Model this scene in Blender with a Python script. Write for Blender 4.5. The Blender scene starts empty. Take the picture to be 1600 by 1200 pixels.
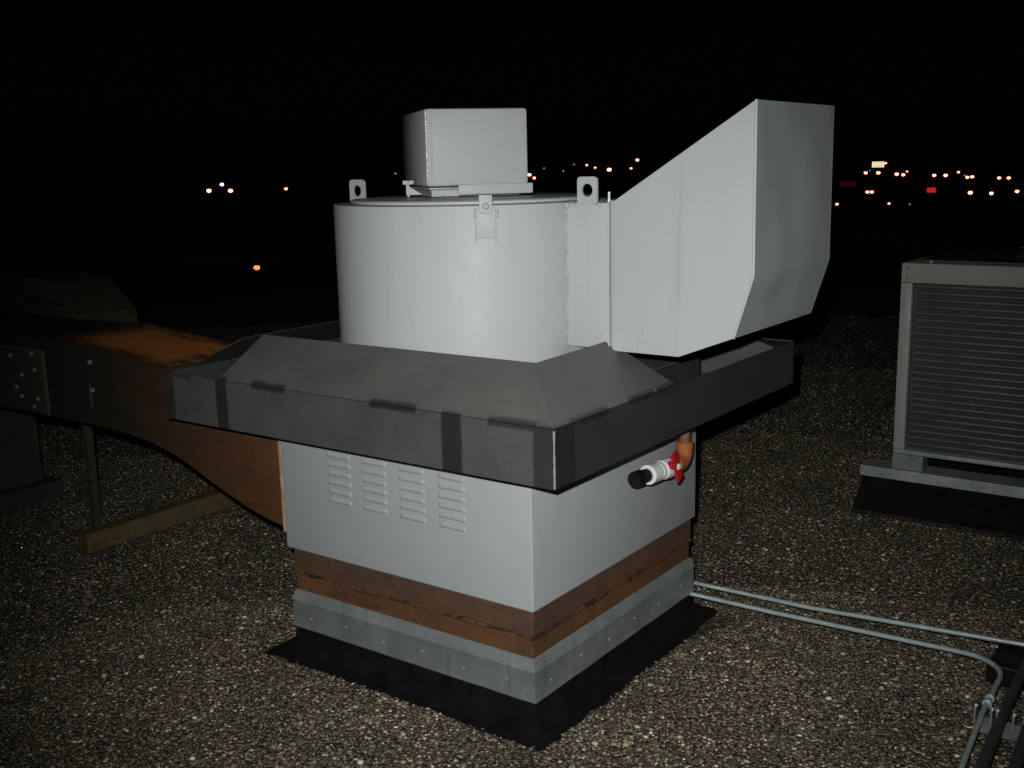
import bpy, bmesh, math, random
import numpy as np
from mathutils import Vector, Matrix
random.seed(7); RNG = np.random.default_rng(11)
SC = bpy.context.scene
COL = SC.collection
R = math.radians

# ------------------------------------------------------------------ camera
CAM_POS = Vector((1.64933, -2.33220, 1.59806))
AX_R = Vector((0.809551, 0.586648, -0.021700))
AX_U = Vector((-0.099764, 0.173909, 0.979695))
AX_F = Vector((-0.578510, 0.790948, -0.199315))
cd = bpy.data.cameras.new('camera'); co = bpy.data.objects.new('camera', cd); COL.objects.link(co)
rot = Matrix((AX_R, AX_U, -AX_F)).transposed().to_4x4()
co.matrix_world = Matrix.Translation(CAM_POS) @ rot
cd.sensor_width = 36; cd.lens = 36 * 1699.5 / 1600; cd.clip_start = 0.05; cd.clip_end = 6000
SC.camera = co

# ------------------------------------------------------------------ night sky, faint moonlight, photographer's flash
w = bpy.data.worlds.new('World'); SC.world = w; w.use_nodes = True
nt = w.node_tree; bg = nt.nodes['Background']
sky = nt.nodes.new('ShaderNodeTexSky'); sky.sky_type = 'NISHITA'; sky.sun_disc = False
sky.sun_elevation = R(35); sky.sun_rotation = R(140)
nt.links.new(sky.outputs[0], bg.inputs[0]); bg.inputs[1].default_value = 0.00006
sun = bpy.data.lights.new('moon', 'SUN'); sun.energy = 0.0003; sun.angle = R(0.5); sun.color = (0.8, 0.87, 1)
so = bpy.data.objects.new('moon', sun); COL.objects.link(so)
so.rotation_euler = (R(55), 0, R(140))
# the flash of the photographer's camera, a hand's breadth up and left of the lens
fl = bpy.data.lights.new('camera_flash', 'SPOT'); fl.energy = 380; fl.color = (0.965, 1.0, 0.985)
fl.shadow_soft_size = 0.014; fl.spot_size = R(68); fl.spot_blend = 1.0
fo = bpy.data.objects.new('camera_flash', fl); COL.objects.link(fo)
fpos = CAM_POS - AX_R * 0.055 + AX_U * 0.10
faim = CAM_POS + AX_F * 3.4 + AX_R * 0.11 - AX_U * 0.20
fo.location = fpos; fo.rotation_euler = (faim - fpos).to_track_quat('-Z', 'Y').to_euler()

vs = SC.view_settings; vs.view_transform = 'Standard'; vs.look = 'None'; vs.exposure = 0; vs.gamma = 1
vs.use_curve_mapping = False

# ------------------------------------------------------------------ materials
MATS = {}
def new_mat(name):
    m = bpy.data.materials.new(name); m.use_nodes = True
    MATS[name] = m
    return m, m.node_tree, m.node_tree.nodes['Principled BSDF']
def N(nt, typ, **kw):
    n = nt.nodes.new(typ)
    for k, v in kw.items(): setattr(n, k, v)
    return n
def L(nt, a, b): nt.links.new(a, b)
def pos_node(nt): return N(nt, 'ShaderNodeNewGeometry').outputs['Position']
def noise(nt, vec, scale, detail=4, rough=0.55):
    n = N(nt, 'ShaderNodeTexNoise'); n.inputs['Scale'].default_value = scale
    n.inputs['Detail'].default_value = detail; n.inputs['Roughness'].default_value = rough
    if vec is not None: L(nt, vec, n.inputs['Vector'])
    return n.outputs[0]
def ramp(nt, fac, stops, interp='LINEAR'):
    r = N(nt, 'ShaderNodeValToRGB'); r.color_ramp.interpolation = interp
    e = r.color_ramp.elements
    while len(e) < len(stops): e.new(0.5)
    for el, (p, c) in zip(e, stops):
        el.position = p; el.color = (*c, 1) if len(c) == 3 else c
    L(nt, fac, r.inputs[0]); return r.outputs[0]
def mixc(nt, fac, a, b, mode='MIX'):
    m = N(nt, 'ShaderNodeMix', data_type='RGBA', blend_type=mode)
    for sock, v in ((m.inputs[0], fac), (m.inputs[6], a), (m.inputs[7], b)):
        if isinstance(v, (int, float)): sock.default_value = v
        elif isinstance(v, tuple): sock.default_value = (*v, 1)
        else: L(nt, v, sock)
    return m.outputs[2]
def math_(nt, op, a, b=None, c=None, clamp=False):
    m = N(nt, 'ShaderNodeMath', operation=op); m.use_clamp = clamp
    for i, v in enumerate((a, b, c)):
        if v is None: continue
        if isinstance(v, (int, float)): m.inputs[i].default_value = v
        else: L(nt, v, m.inputs[i])
    return m.outputs[0]
def bump(nt, bsdf, h, dist, strength=1.0):
    b = N(nt, 'ShaderNodeBump'); b.inputs['Strength'].default_value = strength; b.inputs['Distance'].default_value = dist
    L(nt, h, b.inputs['Height']); L(nt, b.outputs[0], bsdf.inputs['Normal']); return b
def stretch(nt, vec, s):
    m = N(nt, 'ShaderNodeMapping'); m.inputs['Scale'].default_value = s; L(nt, vec, m.inputs[0]); return m.outputs[0]
def boxmask(nt, vec, boxes):
    """sum of soft-edged boxes (cx,cy,cz, hx,hy,hz, strength) with ragged edges: stains and scorch marks"""
    sep = N(nt, 'ShaderNodeSeparateXYZ')
    n = N(nt, 'ShaderNodeTexNoise'); n.inputs['Scale'].default_value = 28; n.inputs['Detail'].default_value = 3
    L(nt, vec, n.inputs['Vector'])
    j = math_(nt, 'MULTIPLY_ADD', n.outputs[0], 0.008, -0.004)
    L(nt, vec, sep.inputs[0]); tot = None
    for cx, cy, cz, hx, hy, hz, st in boxes:
        f = None
        for k, (cc, h) in enumerate(((cx, hx), (cy, hy), (cz, hz))):
            d = math_(nt, 'ABSOLUTE', math_(nt, 'SUBTRACT', sep.outputs[k], cc))
            d = math_(nt, 'ADD', d, j)
            m = N(nt, 'ShaderNodeMapRange', interpolation_type='SMOOTHSTEP')
            L(nt, d, m.inputs[0]); m.inputs[1].default_value = h + 0.006; m.inputs[2].default_value = h - 0.005
            m.inputs[3].default_value = 0; m.inputs[4].default_value = 1
            f = m.outputs[0] if f is None else math_(nt, 'MULTIPLY', f, m.outputs[0])
        f = math_(nt, 'MULTIPLY', f, st)
        tot = f if tot is None else math_(nt, 'MAXIMUM', tot, f)
    return tot

def painted(name, base, rough=0.42, peel=0.0006, dirt=0.12, dents=0.0, streaks=0.0, spec=0.4, metal=0.0):
    m, nt, b = new_mat(name); p = pos_node(nt)
    n1 = noise(nt, p, 7, 5); n2 = noise(nt, p, 160, 2)
    c = mixc(nt, ramp(nt, n1, [(0.35, (0, 0, 0)), (0.75, (dirt,) * 3)]), base, tuple(x * 0.62 for x in base))
    c = mixc(nt, ramp(nt, n2, [(0.55, (0, 0, 0)), (0.8, (0.10,) * 3)]), c, tuple(min(1, x * 1.25) for x in base))
    if streaks:
        n3 = noise(nt, stretch(nt, p, (34, 34, 1.3)), 1.0, 4)
        c = mixc(nt, ramp(nt, n3, [(0.60, (0, 0, 0)), (0.78, (streaks,) * 3)]), c, (0.12, 0.12, 0.105))
    n6 = noise(nt, p, 300, 3, .8)
    c = mixc(nt, ramp(nt, n6, [(0.38, (.14,) * 3), (0.62, (0, 0, 0))]), c, tuple(x * .55 for x in base))
    n5 = noise(nt, p, 420, 1, .4)
    c = mixc(nt, ramp(nt, n5, [(0.70, (0, 0, 0)), (0.76, (0.5,) * 3)]), c, tuple(x * .55 for x in base))
    L(nt, c, b.inputs['Base Color'])
    L(nt, ramp(nt, n1, [(0.3, (rough - .06,) * 3), (0.8, (rough + .12,) * 3)]), b.inputs['Roughness'])
    b.inputs['Specular IOR Level'].default_value = spec; b.inputs['Metallic'].default_value = metal
    h = math_(nt, 'MULTIPLY', noise(nt, p, 260, 3), peel / 0.01)
    if dents: h = math_(nt, 'MULTIPLY_ADD', noise(nt, p, 3.2, 1), dents / 0.01, h)
    bump(nt, b, h, 0.01)
    return m
GREY = (0.455, 0.470, 0.466)
painted('fan_paint', (.465,.480,.475), 0.36, 0.0006, 0.10, 0.003, 0.10, spec=.12)
painted('glint_gloss', (.49,.505,.50), 0.13, 0.0002, 0.08, 0.0, 0.05, spec=.45)
painted('duct_paint', GREY, 0.50, 0.0005, 0.10, 0.010, 0.16)
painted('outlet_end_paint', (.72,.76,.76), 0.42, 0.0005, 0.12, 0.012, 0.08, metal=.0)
painted('body_paint', (0.41, 0.428, 0.436), 0.5, 0.0006, 0.10, 0.004, 0.10, spec=.25)
painted('unit_paint', (0.30, 0.315, 0.275), 0.5, 0.0004, 0.12, 0.004, 0.10)

def steel_pan(name, mul, metal):
    m, nt, b = new_mat(name); p = pos_node(nt)
    n1 = noise(nt, p, 5, 6, .65); n2 = noise(nt, p, 38, 5, .7); n4 = noise(nt, p, 210, 2)
    c = ramp(nt, n1, [(0.25, (0.115, 0.113, 0.106)), (0.5, (0.150, 0.147, 0.138)), (0.8, (0.180, 0.172, 0.155))])
    c = mixc(nt, ramp(nt, n2, [(0.54, (0, 0, 0)), (0.78, (0.28,) * 3)]), c, (0.085, 0.078, 0.066))
    c = mixc(nt, ramp(nt, n4, [(0.6, (0, 0, 0)), (0.74, (0.5,) * 3)]), c, (0.27, 0.26, 0.24))
    F = -0.173; ZT = 0.95
    bx = [(-1.062, F, .875, .026, .03, .085, .82), (-.133, F, .865, .034, .03, .092, .85),
          (-1.325, F, .875, .026, .03, .08, .7), (.166, F, .865, .034, .03, .09, .72), (.195, -.130, .865, .03, .05, .09, .7),
          (-.845, F + .004, ZT, .075, .02, .011, .8), (-.34, F + .004, ZT, .085, .02, .011, .8), (.065, F + .004, ZT, .075, .02, .011, .75),
          (-1.27, F + .004, ZT - .002, .06, .02, .009, .6),
          (.192, .02, ZT, .02, .07, .010, .75), (.192, .27, ZT, .02, .07, .010, .75), (.192, -.06, ZT, .02, .03, .01, .7), (.192, .41, ZT, .02, .05, .01, .7)]
    s = boxmask(nt, p, bx)
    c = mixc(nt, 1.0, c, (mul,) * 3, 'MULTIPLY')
    c = mixc(nt, s, c, (0.020, 0.019, 0.017))
    L(nt, c, b.inputs['Base Color'])
    b.inputs['Metallic'].default_value = metal
    L(nt, ramp(nt, n1, [(0.3, (.5,) * 3), (0.8, (.62,) * 3)]), b.inputs['Roughness'])
    h = math_(nt, 'MULTIPLY_ADD', n2, .25, math_(nt, 'MULTIPLY', n1, 1.0)); bump(nt, b, h, 0.003, .25)
steel_pan('scorched_steel', .74, .35); steel_pan('cover_steel', .82, .15); steel_pan('shaded_steel', .36, .35)  # darkest copy: shade put into the colour of side walls and left cover

def rust(name, stops, rough=0.8, sc=9, dark=0.5, metal=0.0, darkcol=(0.018, 0.013, 0.009)):
    m, nt, b = new_mat(name); p = pos_node(nt)
    n1 = noise(nt, p, sc, 8, .68); n2 = noise(nt, p, sc * 7, 6, .7)
    n3 = noise(nt, stretch(nt, p, (2.2, 2.2, 26)), 1.6, 5, .6)
    c = ramp(nt, n1, stops)
    c = mixc(nt, ramp(nt, n2, [(0.48, (0, 0, 0)), (0.72, (dark,) * 3)]), c, darkcol)
    c = mixc(nt, ramp(nt, n3, [(0.57, (0, 0, 0)), (0.66, (dark,) * 3)]), c, darkcol)
    L(nt, c, b.inputs['Base Color']); b.inputs['Roughness'].default_value = rough; b.inputs['Metallic'].default_value = metal
    bump(nt, b, n2, 0.003, .8)
rust('rust_band', [(0.25, (0.062, 0.036, 0.023)), (0.45, (0.092, 0.047, 0.026)), (0.62, (0.128, 0.058, 0.027)), (0.85, (0.090, 0.060, 0.042))], .7, 5, .42)
rust('rust_band_orange', [(0.25, (0.070, 0.034, 0.016)), (0.45, (0.108, 0.046, 0.018)), (0.62, (0.160, 0.062, 0.019)), (0.85, (0.105, 0.053, 0.025))], .7, 6, .45)
rust('joint_tar', [(0.30, (0.010, 0.010, 0.008)), (0.46, (0.022, 0.016, 0.011)), (0.56, (0.15, 0.055, 0.014)), (0.64, (0.04, 0.022, 0.012)), (0.8, (0.012, 0.011, 0.009))], .7, 9, .3)
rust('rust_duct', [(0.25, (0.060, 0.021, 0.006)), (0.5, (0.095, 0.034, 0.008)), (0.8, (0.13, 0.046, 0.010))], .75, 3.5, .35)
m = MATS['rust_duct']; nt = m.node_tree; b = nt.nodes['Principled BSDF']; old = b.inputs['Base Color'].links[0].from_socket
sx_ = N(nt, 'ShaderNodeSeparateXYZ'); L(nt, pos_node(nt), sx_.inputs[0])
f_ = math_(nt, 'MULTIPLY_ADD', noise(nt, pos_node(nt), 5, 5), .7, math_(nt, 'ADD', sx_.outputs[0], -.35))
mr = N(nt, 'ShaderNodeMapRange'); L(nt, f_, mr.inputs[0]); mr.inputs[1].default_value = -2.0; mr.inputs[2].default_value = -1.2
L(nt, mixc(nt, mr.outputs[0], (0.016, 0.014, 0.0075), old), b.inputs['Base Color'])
rust('rust_top', [(0.25, (0.30, 0.10, 0.018)), (0.5, (0.52, 0.17, 0.022)), (0.8, (0.62, 0.23, 0.035))], .7, 4, .30, darkcol=(0.10, 0.04, 0.012))
m = MATS['rust_top']; nt = m.node_tree; b = nt.nodes['Principled BSDF']; old = b.inputs['Base Color'].links[0].from_socket
sx_ = N(nt, 'ShaderNodeSeparateXYZ'); L(nt, pos_node(nt), sx_.inputs[0]); tot_ = None
for i_, (c_, h_) in enumerate(((-1.93, .33), (.245, .20))):          # rust bleeds off raggedly towards the rim of the sheet
    d_ = math_(nt, 'DIVIDE', math_(nt, 'ABSOLUTE', math_(nt, 'SUBTRACT', sx_.outputs[i_], c_)), h_)
    tot_ = d_ if tot_ is None else math_(nt, 'MAXIMUM', tot_, d_)
tot_ = math_(nt, 'ADD', tot_, math_(nt, 'MULTIPLY_ADD', noise(nt, stretch(nt, pos_node(nt), (2, 9, 1)), 3, 5), .9, -.45))
L(nt, mixc(nt, ramp(nt, tot_, [(.62, (0, 0, 0)), (1.0, (.92,) * 3)]), old, (0.024, 0.016, 0.007)), b.inputs['Base Color'])
rust('rust_edge', [(0.3, (0.42, 0.19, 0.08)), (0.7, (0.62, 0.40, 0.24))], .6, 30, .3)
rust('dark_duct', [(0.3, (0.030, 0.028, 0.018)), (0.7, (0.055, 0.048, 0.028))], .8, 3, .4)
rust('hood_paint', [(0.3, (0.050, 0.044, 0.028)), (0.7, (0.085, 0.073, 0.043))], .8, 3, .4)
rust('timber', [(0.3, (0.075, 0.056, 0.020)), (0.7, (0.14, 0.102, 0.036))], .8, 12, .4)
rust('rust_fitting', [(0.3, (0.30, 0.085, 0.022)), (0.7, (0.42, 0.14, 0.04))], .6, 25, .25)
rust('rust_pipe', [(0.3, (0.10, 0.05, 0.028)), (0.7, (0.20, 0.10, 0.06))], .6, 25, .4)

def galv(name, mul, metal):
    m, nt, b = new_mat(name); p = pos_node(nt)
    v = N(nt, 'ShaderNodeTexVoronoi'); v.inputs['Scale'].default_value = 55; L(nt, p, v.inputs['Vector'])
    n1 = noise(nt, p, 9, 6, .65); n3 = noise(nt, stretch(nt, p, (30, 30, 4)), 1, 4)
    c = mixc(nt, .06, ramp(nt, n1, [(0.3, (0.160, 0.178, 0.178)), (0.7, (0.232, 0.248, 0.245))]), v.outputs['Color'], 'SOFT_LIGHT')
    c = mixc(nt, ramp(nt, n3, [(0.60, (0, 0, 0)), (0.72, (0.55,) * 3)]), c, (0.10, 0.11, 0.11))
    c = mixc(nt, 1.0, c, (mul,) * 3, 'MULTIPLY')
    L(nt, c, b.inputs['Base Color']); b.inputs['Metallic'].default_value = metal
    L(nt, ramp(nt, n1, [(0.3, (.32,) * 3), (0.8, (.55,) * 3)]), b.inputs['Roughness'])
    bump(nt, b, n1, 0.004, .5)
galv('galvanised_steel', 1.35, .5); galv('flange_galvanised', 1.25, .25); galv('lit_galvanised', 1.75, .3)  # brightest copy: flash falloff at the condenser made up by lighter colour
def simple(name, col, rough=.6, metal=0.0, var=.25, sc=20, bd=0.002):
    m, nt, b = new_mat(name); p = pos_node(nt); n1 = noise(nt, p, sc, 5, .6)
    L(nt, ramp(nt, n1, [(0.3, tuple(x * (1 - var) for x in col)), (0.7, tuple(min(1, x * (1 + var)) for x in col))]), b.inputs['Base Color'])
    b.inputs['Roughness'].default_value = rough; b.inputs['Metallic'].default_value = metal
    bump(nt, b, n1, bd, .6)
    if name in ('bitumen', 'black_rubber'): b.inputs['Specular IOR Level'].default_value = .15
simple('bitumen', (0.0042, 0.0042, 0.0040), .85, 0, .75, 14, .012)
simple('white_pvc', (0.72, 0.71, 0.71), .35, 0, .05)
simple('red_plastic', (0.42, 0.010, 0.012), .35, 0, .08)
simple('black_rubber', (0.008, 0.008, 0.008), .45, 0, .2)
simple('bolt_metal', (0.55, 0.56, 0.55), .30, .6, .15)
simple('conduit_metal', (0.48, 0.53, 0.54), .26, .35, .18, 25, .0008)
simple('conduit_dark', (0.07, 0.085, 0.08), .4, .4, .2)
simple('coil_dark', (0.028, 0.030, 0.027), .6, .2, .2)
simple('wire_guard', (0.155, 0.165, 0.145), .34, .5, .25, 12, .001)
simple('dark_paint', (0.05, 0.052, 0.05), .5, .2, .2)
simple('asphalt', (0.02, 0.02, 0.021), .9, 0, .3, .2)
simple('masonry', (0.22, 0.19, 0.16), .9, 0, .2, 3)
simple('pole_paint', (0.006, 0.006, 0.006), .6, .2, .1)
simple('shiny_metal', (0.9, 0.9, 0.88), .22, 1, .05)
def emit(name, col, s):
    m, nt, b = new_mat(name)
    b.inputs['Base Color'].default_value = (.4, .4, .4, 1)
    b.inputs['Emission Color'].default_value = (*col, 1); b.inputs['Emission Strength'].default_value = s
    m.cycles.emission_sampling = 'NONE'
emit('lamp_white', (1, .18, .10), 9); emit('lamp_metal_halide', (.75, .68, 1), 7)
emit('lamp_mid', (1, .30, .12), 4.5); emit('lamp_dim', (1, .42, .25), .45); emit('lamp_orange', (1, .25, .045), 1.7)
emit('sign_cream', (1, .86, .52), .95); emit('sign_red', (1, .03, .02), .5); emit('sign_orange', (1, .16, .03), .016)

# pebbles: colour differs from stone to stone
m, nt, b = new_mat('pebble')
oi = N(nt, 'ShaderNodeObjectInfo')
c = ramp(nt, oi.outputs['Random'], [(0, (0.060, 0.054, 0.043)), (.20, (0.11, 0.094, 0.070)), (.40, (0.17, 0.138, 0.100)), (.56, (0.15, 0.142, 0.122)),
        (.70, (0.26, 0.20, 0.15)), (.80, (0.34, 0.29, 0.22)), (.89, (0.47, 0.41, 0.33)), (.945, (0.30, 0.15, 0.11)), (.965, (0.72, 0.67, 0.59))], 'CONSTANT')
ln = noise(nt, oi.outputs['Location'], 2.6, 4)
c = mixc(nt, ramp(nt, ln, [(.42, (0, 0, 0)), (.68, (.5,) * 3)]), c, (0.045, 0.040, 0.032))
p = pos_node(nt)
c = mixc(nt, ramp(nt, noise(nt, p, 260, 3), [(.5, (0, 0, 0)), (.75, (.45,) * 3)]), c, (0.09, 0.08, 0.06))
c = mixc(nt, 1.0, c, (1.27, 1.18, 1.03), 'MULTIPLY')
L(nt, c, b.inputs['Base Color']); b.inputs['Roughness'].default_value = .5; b.inputs['Specular IOR Level'].default_value = .5
bump(nt, b, noise(nt, p, 420, 2), .001, .7)
# the bed under the loose stones, and the roof far off where stones cannot be told apart
m, nt, b = new_mat('gravel_bed'); p = pos_node(nt)
v = N(nt, 'ShaderNodeTexVoronoi'); v.inputs['Scale'].default_value = 62; L(nt, p, v.inputs['Vector'])
sepc = N(nt, 'ShaderNodeSeparateColor'); L(nt, v.outputs['Color'], sepc.inputs[0])
c = ramp(nt, sepc.outputs[0], [(0, (0.045, 0.040, 0.033)), (.35, (0.11, 0.095, 0.072)), (.65, (0.19, 0.16, 0.12)), (.9, (0.32, 0.27, 0.21))], 'CONSTANT')
c = mixc(nt, ramp(nt, noise(nt, p, 2.6, 4), [(.40, (0, 0, 0)), (.66, (.6,) * 3)]), c, (0.04, 0.036, 0.03))
c = mixc(nt, 1.0, c, (.62, .58, .50), 'MULTIPLY')
L(nt, c, b.inputs['Base Color']); b.inputs['Roughness'].default_value = .8
bump(nt, b, math_(nt, 'SUBTRACT', 1, v.outputs['Distance']), .012, 1.0)

# ------------------------------------------------------------------ mesh helpers
WORLD = {}
def finish(name, bm, mat, parent=None, origin=None, smooth=None):
    bmesh.ops.recalc_face_normals(bm, faces=bm.faces)
    base = Vector(origin) if origin is not None else (WORLD[parent.name] if parent else Vector((0, 0, 0)))
    bmesh.ops.translate(bm, verts=bm.verts, vec=-base)
    me = bpy.data.meshes.new(name); bm.to_mesh(me); bm.free()
    me.materials.append(MATS[mat])
    if smooth:
        for poly in me.polygons: poly.use_smooth = True
        me.set_sharp_from_angle(angle=R(smooth))
    o = bpy.data.objects.new(name, me); COL.objects.link(o)
    if parent:
        o.parent = parent; o.location = base - WORLD[parent.name]
    else: o.location = base
    WORLD[o.name] = base
    return o
def tag(o, label=None, cat=None, group=None, kind=None):
    if label: o['label'] = label
    if cat: o['category'] = cat
    if group: o['group'] = group
    if kind: o['kind'] = kind
    return o
def thing(name, loc, label, cat, group=None):
    o = bpy.data.objects.new(name, None); COL.objects.link(o); o.empty_display_size = .1
    o.location = loc; WORLD[o.name] = Vector(loc)
    return tag(o, label, cat, group)
def NB(): return bmesh.new()
def box(bm, lo, hi, bev=0.0, seg=2):
    x0, y0, z0 = lo; x1, y1, z1 = hi
    vs_ = [bm.verts.new(v) for v in ((x0, y0, z0), (x1, y0, z0), (x1, y1, z0), (x0, y1, z0), (x0, y0, z1), (x1, y0, z1), (x1, y1, z1), (x0, y1, z1))]
    fs = [bm.faces.new([vs_[i] for i in q]) for q in ((0, 3, 2, 1), (4, 5, 6, 7), (0, 1, 5, 4), (1, 2, 6, 5), (2, 3, 7, 6), (3, 0, 4, 7))]
    if bev:
        es = list({e for f in fs for e in f.edges})
        bmesh.ops.bevel(bm, geom=es, offset=bev, segments=seg, profile=.5, affect='EDGES')
def obox(bm, c, ax, ay, az, hx, hy, hz, bev=0.0):
    """box on any axes"""
    t = NB(); box(t, (-hx, -hy, -hz), (hx, hy, hz), bev)
    M = Matrix((ax, ay, az)).transposed()
    for v in t.verts: v.co = M @ v.co + Vector(c)
    me = bpy.data.meshes.new('t'); t.to_mesh(me); t.free(); bm.from_mesh(me); bpy.data.meshes.remove(me)
def prism(bm, pts, vec, bev=0.0):
    a = [bm.verts.new(p) for p in pts]; bb = [bm.verts.new(Vector(p) + Vector(vec)) for p in pts]
    fs = [bm.faces.new(a), bm.faces.new(bb[::-1])]; n = len(pts)
    for i in range(n): fs.append(bm.faces.new((a[i], bb[i], bb[(i + 1) % n], a[(i + 1) % n])))
    if bev:
        es = list({e for f in fs for e in f.edges})
        bmesh.ops.bevel(bm, geom=es, offset=bev, segments=2, profile=.5, affect='EDGES')
def tube(bm, path, r, seg=14, cap=True):
    path = [Vector(p) for p in path]; rr = r if isinstance(r, (list, tuple)) else [r] * len(path)
    rings = []; prev = None
    for i, p in enumerate(path):
        d = (path[min(i + 1, len(path) - 1)] - path[max(i - 1, 0)])
        if d.length < 1e-9: d = prev_d
        d.normalize(); prev_d = d
        if prev is None:
            a = d.orthogonal().normalized()
        else:
            a = (prev - d * prev.dot(d)).normalized()
        prev = a; bb = d.cross(a)
        rings.append([bm.verts.new(p + (a * math.cos(2 * math.pi * k / seg) + bb * math.sin(2 * math.pi * k / seg)) * rr[i]) for k in range(seg)])
    for A, B in zip(rings, rings[1:]):
        for k in range(seg): bm.faces.new((A[k], A[(k + 1) % seg], B[(k + 1) % seg], B[k]))
    if cap: bm.faces.new(rings[0][::-1]); bm.faces.new(rings[-1])
def lathe(bm, c, prof, seg=96):
    cx, cy = c; rings = []
    for r, z in prof:
        if r < 1e-6: rings.append([bm.verts.new((cx, cy, z))])
        else: rings.append([bm.verts.new((cx + r * math.cos(2 * math.pi * k / seg), cy + r * math.sin(2 * math.pi * k / seg), z)) for k in range(seg)])
    for A, B in zip(rings, rings[1:]):
        for k in range(seg):
            k2 = (k + 1) % seg
            if len(A) == 1 and len(B) == 1: continue
            if len(A) == 1: bm.faces.new((A[0], B[k], B[k2]))
            elif len(B) == 1: bm.faces.new((A[k], A[k2], B[0]))
            else: bm.faces.new((A[k], A[k2], B[k2], B[k]))
def ball(bm, c, r, sub=1, sq=(1, 1, 1)):
    g = bmesh.ops.create_icosphere(bm, subdivisions=sub, radius=r)
    for v in g['verts']: v.co = Vector((v.co.x * sq[0], v.co.y * sq[1], v.co.z * sq[2])) + Vector(c)
def bolt(bm, c, n, r=.008, h=.006):
    n = Vector(n).normalized(); tube(bm, [Vector(c) - n * .002, Vector(c) + n * h], r, 6)
def holed_plate(bm, o, ax, az, an, hw, z0, z1, hc, hr, th, rc=.01):
    """upright plate with a round hole; o = bottom centre, ax across, az up, an normal (towards which it is thick)"""
    o, ax, az, an = map(Vector, (o, ax, az, an)); n = 32; inner = []; outer = []
    for k in range(n):
        a = 2 * math.pi * k / n; ca, sa = math.cos(a), math.sin(a)
        inner.append((hr * ca, hc + hr * sa))
        t = min(hw / abs(ca) if abs(ca) > 1e-6 else 9, ((z1 - hc) if sa > 0 else (hc - z0)) / abs(sa) if abs(sa) > 1e-6 else 9)
        x, z = t * ca, hc + t * sa
        dx, dz = abs(x) - (hw - rc), z - (z1 - rc)
        if dx > 0 and dz > 0:
            l = math.hypot(dx, dz); x = math.copysign(hw - rc + dx / l * rc, x); z = z1 - rc + dz / l * rc
        outer.append((x, z))
    V = lambda p, d: bm.verts.new(o + ax * p[0] + az * p[1] + an * d)
    i0 = [V(p, 0) for p in inner]; o0 = [V(p, 0) for p in outer]; i1 = [V(p, th) for p in inner]; o1 = [V(p, th) for p in outer]
    for k in range(n):
        j = (k + 1) % n
        bm.faces.new((i0[k], o0[k], o0[j], i0[j])); bm.faces.new((i1[k], i1[j], o1[j], o1[k]))
        bm.faces.new((o0[k], o1[k], o1[j], o0[j])); bm.faces.new((i0[k], i0[j], i1[j], i1[k]))

# ------------------------------------------------------------------ setting: city floor far below, the roof we stand on
CITY_Z = -9.0
bm = NB(); vs_ = [bm.verts.new(v) for v in ((-3000, -3000, CITY_Z), (3000, -3000, CITY_Z), (3000, 3000, CITY_Z), (-3000, 3000, CITY_Z))]; bm.faces.new(vs_)
tag(finish('ground', bm, 'asphalt'), 'dark unlit city ground far below the roof edge', 'ground', kind='structure')
RX0, RX1, RY0, RY1 = -9.6, 10.5, -7.5, 10.6
bm = NB(); box(bm, (RX0, RY0, CITY_Z + .004), (RX1, RY1, -.004))
tag(finish('roof', bm, 'masonry', origin=(0, 0, 0)), 'flat roof building under the gravel', 'roof', kind='structure')
bm = NB(); vs_ = [bm.verts.new(v) for v in ((RX0, RY0, 0), (RX1, RY0, 0), (RX1, RY1, 0), (RX0, RY1, 0))]; bm.faces.new(vs_)
tag(finish('roof_bed', bm, 'gravel_bed', origin=(0, 0, 0)), 'dark gravel bed of the flat roof', 'roof', kind='structure')
rp = thing('roof_edge', (0, RY1, 0), 'low metal gravel stop along the dark roof edge', 'roof edge')
for lo, hi in (((RX0, RY1 - .08, .0), (RX1, RY1, .10)), ((RX0, RY0, 0), (RX0 + .08, RY1 - .083, .10))):
    bm = NB(); box(bm, lo, hi, .006); finish('edge_strip', bm, 'bitumen', rp)

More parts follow.
